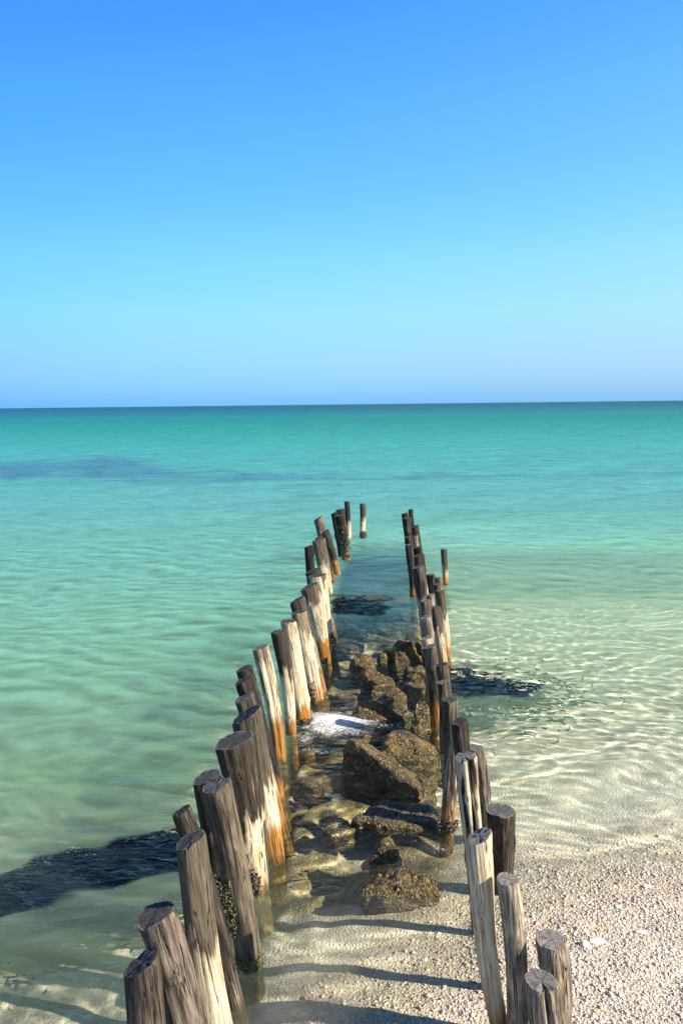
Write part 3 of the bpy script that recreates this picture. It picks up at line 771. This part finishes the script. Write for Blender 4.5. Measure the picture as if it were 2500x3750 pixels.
def build_rock(label, x0, x1, ybase, hpx, seed, pts=None, depth=0.8, sink=0.22, gold=0.0, edge=0.028, amp=0.02, z0=0.0, skew=0.0):
    """x0..x1 and ybase in photo pixels at the waterline, hpx its height; pts = hull in units (width, width, height)"""
    c = ground((x0 + x1) / 2, ybase, z0)
    s = px_size(c)
    w = (x1 - x0) * s; h = hpx * s * 1.12
    rg = random.Random(seed)
    bm = bmesh.new()
    if pts is None:
        pts = []
        for k in range(15):
            a = rg.uniform(0, 6.28); e = rg.uniform(0.15, 1)
            rr = 0.5 * (1 - 0.45 * e ** 2) * rg.uniform(0.82, 1.05)
            pts.append((math.cos(a) * rr + skew * e, math.sin(a) * rr * depth + 0.4 * depth, e ** 0.8 * rg.uniform(0.75, 1.0)))
        pts.append((skew, 0.35 * depth, 1.0))
        for k in range(8):
            a = k * 0.785
            pts.append((0.5 * math.cos(a), 0.5 * math.sin(a) * depth + 0.4 * depth, 0.0))
    for (u, v, q) in pts:
        bm.verts.new((u * w, v * w, q * h))
    for (u, v, q) in pts:
        if q <= 0.15:
            bm.verts.new((u * w * 1.08, v * w * 1.05, -sink))
    bmesh.ops.convex_hull(bm, input=bm.verts)
    loose = [v for v in bm.verts if not v.link_faces]
    bmesh.ops.delete(bm, geom=loose, context='VERTS')
    for it in range(6):
        es = [e for e in bm.edges if e.calc_length() > edge]
        if not es or len(bm.verts) > 14000:
            break
        bmesh.ops.subdivide_edges(bm, edges=es, cuts=1)
        bmesh.ops.triangulate(bm, faces=bm.faces)
        if it in (1, 2):
            bmesh.ops.smooth_vert(bm, verts=bm.verts, factor=0.10, use_axis_x=True, use_axis_y=True, use_axis_z=True)
    bm.normal_update()
    o3 = Vector((seed * 3.1, seed * 1.7, seed * 0.9))
    for v in bm.verts:
        p = v.co
        d = amp * (1.3 * noise.noise(p * 5 + o3) + 0.9 * noise.noise(p * 13 + o3) + 0.5 * noise.noise(p * 34 + o3) + 0.3 * noise.noise(p * 70 + o3))
        v.co = p + v.normal * d
    me = bpy.data.meshes.new('rock')
    bm.to_mesh(me); bm.free()
    me.polygons.foreach_set('use_smooth', np.ones(len(me.polygons), bool))
    o = link('rock', me, ROCK)
    o.location = c
    tag(o, label, 'rock', 'rocks between the rows of posts')
    o['gold'] = float(gold)
    return o

build_rock('big dark wedge shaped rock with a pointed left peak below the white foam', 1250, 1530, 2872, 106, 1,
           [(-.5, .45, 0), (.0, .08, 0), (.5, -.26, 0), (.62, .1, 0), (-.1, .8, 0), (-.48, .47, .6), (-.42, .46, 1.0), (-.32, .4, .95), (-.02, .2, .62), (.2, .03, .38), (.48, -.2, .12), (-.22, .7, .75), (.1, .5, .4), (.45, .1, .12)], sink=.25, amp=.013)
build_rock('large square faced golden brown rock with a shaded right side, against the right row', 1390, 1612, 2778, 74, 2,
           [(-.48, -.05, 0), (.0, -.12, 0), (.12, -.12, 0), (.5, .1, 0), (.5, .4, 0), (-.4, .5, 0), (-.42, -.02, .75), (-.36, .05, 1.0), (.04, -.04, .92), (.10, -.06, .7), (-.1, .35, 1.05), (.25, .12, .6), (.48, .16, .15), (.3, .4, .5)], sink=.25)
build_rock('upright rock with black left face and golden right face, touching the right row', 1505, 1576, 2672, 100, 3,
           [(-.5, 0, 0), (-.05, -.25, 0), (.5, -.1, 0), (.55, .5, 0), (-.4, .6, 0), (-.3, .05, .8), (-.1, .1, 1.0), (.3, .05, .9), (.5, .3, .7), (-.2, .4, .9)], edge=.022)
build_rock('long low brown rock lying crosswise above the foam', 1280, 1484, 2640, 62, 4,
           [(-.5, 0, 0), (-.2, -.12, 0), (.25, -.1, 0), (.5, -.02, 0), (.45, .3, 0), (-.4, .34, 0), (-.42, .06, .6), (-.25, .08, 1.0), (-.05, .1, .95), (.2, .06, .7), (.47, .04, .25), (.0, .25, .8)], gold=.35)
build_rock('blocky dark rock with a flat golden front, farthest large rock of the pile', 1428, 1534, 2428, 76, 5,
           [(-.5, 0, 0), (-.3, -.25, 0), (.3, -.2, 0), (.5, .1, 0), (.4, .6, 0), (-.4, .6, 0), (-.5, .05, .55), (-.38, .0, .85), (-.25, .1, 1.0), (.25, .1, .85), (.45, .1, .6), (.1, .5, .95), (-.1, -.2, .4)])
build_rock('dark rock squeezed between the blocky rock and the right row', 1510, 1560, 2412, 62, 6)
build_rock('small golden rock at the foot of the dark squeezed rock', 1503, 1552, 2430, 30, 7, gold=.3)
build_rock('low speckled rock at the far left of the rock pile', 1278, 1380, 2446, 36, 8, gold=.1)
build_rock('golden humped rock left of the blocky dark rock', 1378, 1452, 2430, 44, 9, gold=.1)
build_rock('sloping slab with a dark left end, awash in the middle of the rock pile', 1322, 1440, 2502, 44, 10,
           [(-.5, 0, 0), (-.3, -.15, 0), (.5, -.1, 0), (.55, .3, 0), (-.4, .4, 0), (-.38, .05, .9), (-.3, .1, 1.0), (-.05, .1, .8), (.5, .12, .1), (-.1, .3, .8)])
build_rock('flat olive rock ridge awash beside the right row', 1480, 1556, 2462, 14, 11, gold=.2)
build_rock('second flat ridge just nearer than the olive ridge beside the right row', 1488, 1560, 2490, 12, 12, gold=.3)
build_rock('rust orange weed covered rock awash behind the upright rock', 1394, 1490, 2568, 26, 13, gold=1.0)
build_rock('thin dark rock ridge behind the rust orange rock', 1470, 1560, 2530, 18, 14)
build_rock('wide flat speckled slab barely covered by water, below the big wedge rock', 1290, 1612, 3010, 11, 15,
           [(-.5, .05, 0), (-.1, -.1, 0), (.45, -.14, 0), (.5, .4, 0), (-.2, .45, 0), (-.45, .08, .5), (-.1, .0, .7), (.4, -.08, .8), (.45, .3, .9), (-.1, .36, 1.0), (.2, .15, 1.0)], sink=.07, gold=.2)
build_rock('small pale flat stone awash right of the big wedge rock', 1500, 1604, 2890, 12, 16, gold=.2)
build_rock('small pointed rock with bright golden front face near the beach', 1350, 1478, 3158, 80, 17,
           [(-.5, .0, 0), (-.1, -.18, 0), (.3, -.2, 0), (.5, .05, 0), (.5, .45, 0), (-.4, .5, 0), (-.2, .0, .7), (-.08, .05, 1.0), (.12, .1, .85), (.42, .12, .5), (.1, .4, .8)])
build_rock('nearest rock of the pile, low and broken with a dark hollow front', 1330, 1612, 3268, 52, 18,
           [(-.5, .02, 0), (-.2, -.12, 0), (.0, -.06, 0), (.2, -.14, 0), (.46, -.1, 0), (.5, .3, 0), (-.4, .4, 0), (-.42, .06, .45), (-.1, .1, .75), (.1, .12, .8), (.38, .05, 1.0), (.46, .0, .8), (.1, .3, .95), (-.3, .3, .6)], amp=.028)
build_rock('submerged brown rock left of the small pointed rock', 1180, 1300, 3060, 10, 19, z0=-.06, sink=.1)
build_rock('submerged rock between the wedge rock and the left row', 1090, 1210, 2880, 8, 20, z0=-.05, sink=.1)
build_rock('pale submerged stone in the far channel between the rows', 1235, 1330, 2370, 8, 21, z0=-.04, sink=.1, gold=.2)
build_rock('pinkish submerged stone in the far channel by the left row', 1225, 1310, 2560, 8, 22, z0=-.05, sink=.1, gold=.5)

# ------------------------------------------------------------------ weed patches under water
def weed_material():
    t = NT('dark_seaweed')
    n = t.noise(t.n('NewGeometry', out=0), 12, 3)
    c = t.mix(t.ss(n, 0.35, 0.7), (0.002, 0.004, 0.008), (0.006, 0.011, 0.014))
    return t.surf(t.n('BsdfPrincipled', Base_Color=c, Roughness=0.9, Specular_IOR_Level=0.0))
WEED = weed_material()

def build_weed(label, pts, rx, ry, n, seed, ztop):
    rg = np.random.default_rng(seed)
    cs = np.array([[G(*p[:2]).x, G(*p[:2]).y] for p in pts])
    V, Fc = [], []
    # the dense body of the mat
    st = 0.02
    gx = np.arange(cs[:, 0].min() - 0.6, cs[:, 0].max() + 0.6, st); gy = np.arange(cs[:, 1].min() - 0.6, cs[:, 1].max() + 0.6, st)
    X, Y = np.meshgrid(gx, gy)
    m = blob(X, Y, pts, rx, ry) + 0.14 * lumps(X, Y, 0.18, 0.5)
    Z = ztop - 0.03 + 0.10 * lumps(X, Y, 0.18, 0.6) * 0.35 - 0.10 * (1 - sstep(0.0, 0.4, m))
    Z = np.maximum(Z, bed_z(X, Y) + 0.015)
    idx = np.arange(X.size).reshape(X.shape)
    ok = (m[:-1, :-1] > 0.2) & (m[1:, 1:] > 0.2) & (m[1:, :-1] > 0.2) & (m[:-1, 1:] > 0.2)
    F4 = np.stack([idx[:-1, :-1], idx[:-1, 1:], idx[1:, 1:], idx[1:, :-1]], -1)[ok]
    used = np.unique(F4)
    re = np.full(X.size, -1); re[used] = np.arange(len(used))
    V = [tuple(v) for v in np.stack([X.ravel(), Y.ravel(), Z.ravel()], -1)[used]]
    Fc = [tuple(f) for f in re[F4]]
    cnt = 0
    while cnt < n:
        c = cs[rg.integers(len(cs))]
        x = c[0] + rx * 1.3 * rg.normal() * 0.6; y = c[1] + ry * 1.3 * rg.normal() * 0.6
        mm = blob(np.array([x]), np.array([y]), pts, rx, ry)[0]
        if rg.uniform() > math.exp(-((mm - 0.16) / 0.13) ** 2):
            continue
        L = rg.uniform(0.05, 0.22); wd = rg.uniform(0.003, 0.009); a = rg.normal(0.25, 0.55); b = rg.normal(0, 0.7)
        z = ztop - rg.uniform(0.0, 0.08)
        z = max(z, float(bed_z(np.array([x]), np.array([y]))[0]) + 0.01)
        k0 = len(V)
        for i in range(5):
            s = i / 4
            aa = a + b * s
            px = x + L * (s - 0.5) * math.cos(aa); py = y + L * (s - 0.5) * math.sin(aa)
            ww = wd * (1 - (2 * s - 1) ** 2 * 0.8)
            V.append((px - ww * math.sin(aa), py + ww * math.cos(aa), z + 0.012 * math.sin(3 * s + a * 5)))
            V.append((px + ww * math.sin(aa), py - ww * math.cos(aa), z + 0.012 * math.cos(3 * s + a * 3)))
        for i in range(4):
            q = k0 + 2 * i
            Fc.append((q, q + 1, q + 3, q + 2))
        cnt += 1
    o = link('seaweed', np_mesh('seaweed', np.array(V), np.array(Fc)), WEED)
    tag(o, label, 'seaweed', None, 'stuff')

build_weed('dark drifting mat of seaweed under the water left of the left row', WEED_L, 0.38, 0.28, 4200, 1, -0.09)
build_weed('small dark seaweed patch under water right of the right row', WEED_R, 0.44, 0.56, 650, 2, -0.07)
build_weed('dark seaweed patch in the channel between the two rows', WEED_M, 0.32, 0.5, 900, 3, -0.07)

# ------------------------------------------------------------------ shells and pebbles
def shell_material():
    t = NT('shell_bits')
    c = t.ramp(t.attr('rnd'), [(0.0, (0.54, 0.40, 0.30)), (0.2, (0.66, 0.53, 0.42)), (0.5, (0.76, 0.66, 0.53)), (0.8, (0.80, 0.73, 0.62)), (0.95, (0.84, 0.81, 0.76)), (1.0, (0.55, 0.20, 0.07))])
    n = t.noise(t.n('NewGeometry', out=0), 120, 3)
    c = t.mix(t.ss(n, 0.3, 0.7), t.mix(0.3, c, (0.3, 0.2, 0.12)), c)
    c = t.mix(t.math('MULTIPLY', t.attr('wet'), 0.55), c, t.mix(1.0, c, (0.76, 0.70, 0.61), 'MULTIPLY'))
    return t.surf(t.n('BsdfPrincipled', Base_Color=c, Roughness=0.5))
SHELL = shell_material()

def build_gravel():
    bm = bmesh.new()
    bmesh.ops.create_icosphere(bm, subdivisions=1, radius=1)
    tv = np.array([v.co[:] for v in bm.verts]); tf = np.array([[v.index for v in f.verts] for f in bm.faces])
    bm.free()
    rg = np.random.default_rng(11)
    N = 160000
    x = rg.uniform(-1.6, 3.2, N); y = rg.uniform(2.9, 6.2, N)
    z = bed_z(x, y)
    keep = rg.uniform(size=N) < (1 - sstep(0.0, 0.10, -z)) * (0.35 + 0.65 * sstep(-0.3, 0.4, x - np.interp(y, LY, LX))) * 0.85
    x, y, z = x[keep], y[keep], z[keep]
    n = len(x)
    sz = np.clip(rg.lognormal(math.log(0.0046), 0.42, n), 0.0026, 0.016)
    sc = np.stack([sz * rg.uniform(0.8, 1.5, n), sz * rg.uniform(0.7, 1.1, n), sz * rg.uniform(0.18, 0.45, n)], -1)
    jit = 1 + 0.25 * rg.normal(size=(n, len(tv), 1))
    P = tv[None] * sc[:, None, :] * jit
    tl = rg.normal(0, 0.3, n); ct, st_ = np.cos(tl)[:, None], np.sin(tl)[:, None]
    P = np.stack([P[..., 0] * ct - P[..., 2] * st_, P[..., 1], P[..., 0] * st_ + P[..., 2] * ct], -1)
    an = rg.uniform(0, 6.28, n); ca, sa = np.cos(an)[:, None], np.sin(an)[:, None]
    P = np.stack([P[..., 0] * ca - P[..., 1] * sa, P[..., 0] * sa + P[..., 1] * ca, P[..., 2]], -1)
    P = P + np.stack([x, y, z + sc[:, 2] * 0.6], -1)[:, None, :]
    wet = sstep(-0.04, 0.0, -z)
    fc = (tf[None] + (np.arange(n) * len(tv))[:, None, None]).reshape(-1, 3)
    me = np_mesh('shell_gravel', P.reshape(-1, 3), fc)
    attr(me, 'rnd', np.repeat(rg.uniform(size=n), len(tv)))
    attr(me, 'wet', np.repeat(wet, len(tv)))
    o = link('shell_gravel', me, SHELL)
    tag(o, 'cream and tan broken shells covering the beach', 'shell gravel', None, 'stuff')
build_gravel()

def build_shell(label, X, Y, w, l, h, rot, rnd, seed, cat='stone'):
    p = ground(X, Y, 0.03)
    p.z = float(bed_z(np.array([p.x]), np.array([p.y]))[0])
    bm = bmesh.new()
    bmesh.ops.create_icosphere(bm, subdivisions=4, radius=1)
    o3 = Vector((seed, seed * 2, 0))
    for v in bm.verts:
        k = 1 + 0.18 * noise.noise(v.co * 1.6 + o3) + 0.05 * noise.noise(v.co * 6 + o3)
        v.co = Vector((v.co.x * w * k, v.co.y * l * k, v.co.z * h * k))
    me = bpy.data.meshes.new('beach_stone'); bm.to_mesh(me); bm.free()
    me.polygons.foreach_set('use_smooth', np.ones(len(me.polygons), bool))
    attr(me, 'rnd', np.full(len(me.vertices), rnd))
    o = link('beach_stone' if cat == 'stone' else 'shell', me, SHELL)
    o.location = p + Vector((0, 0, h * 0.4)); o.rotation_euler = (0.05, 0.08, rot)
    tag(o, label, cat)
build_shell('largest flat cream stone lying on the beach at right', 2185, 3450, .05, .026, .012, .15, .6, 1)
build_shell('pale rounded stone touching the largest flat stone on its left', 2140, 3462, .026, .022, .016, .4, .82, 2)
build_shell('smaller flat tan stone up and right of the largest flat stone', 2345, 3420, .034, .018, .010, -.1, .55, 3)
build_shell('grey white half buried flat stone near the waterline at right', 2370, 3236, .03, .016, .010, 0, .7, 4)
build_shell('orange shell fragment by the straight silver post', 1929, 3288, .014, .012, .008, .5, 1.0, 5, 'shell')
build_shell('rusty orange shell fragment between the beach stones and the waterline', 2193, 3410, .012, .009, .006, .2, 1.0, 6, 'shell')
build_shell('bright white shell left of the smaller flat tan stone', 2262, 3318, .018, .012, .010, .2, .92, 8, 'shell')
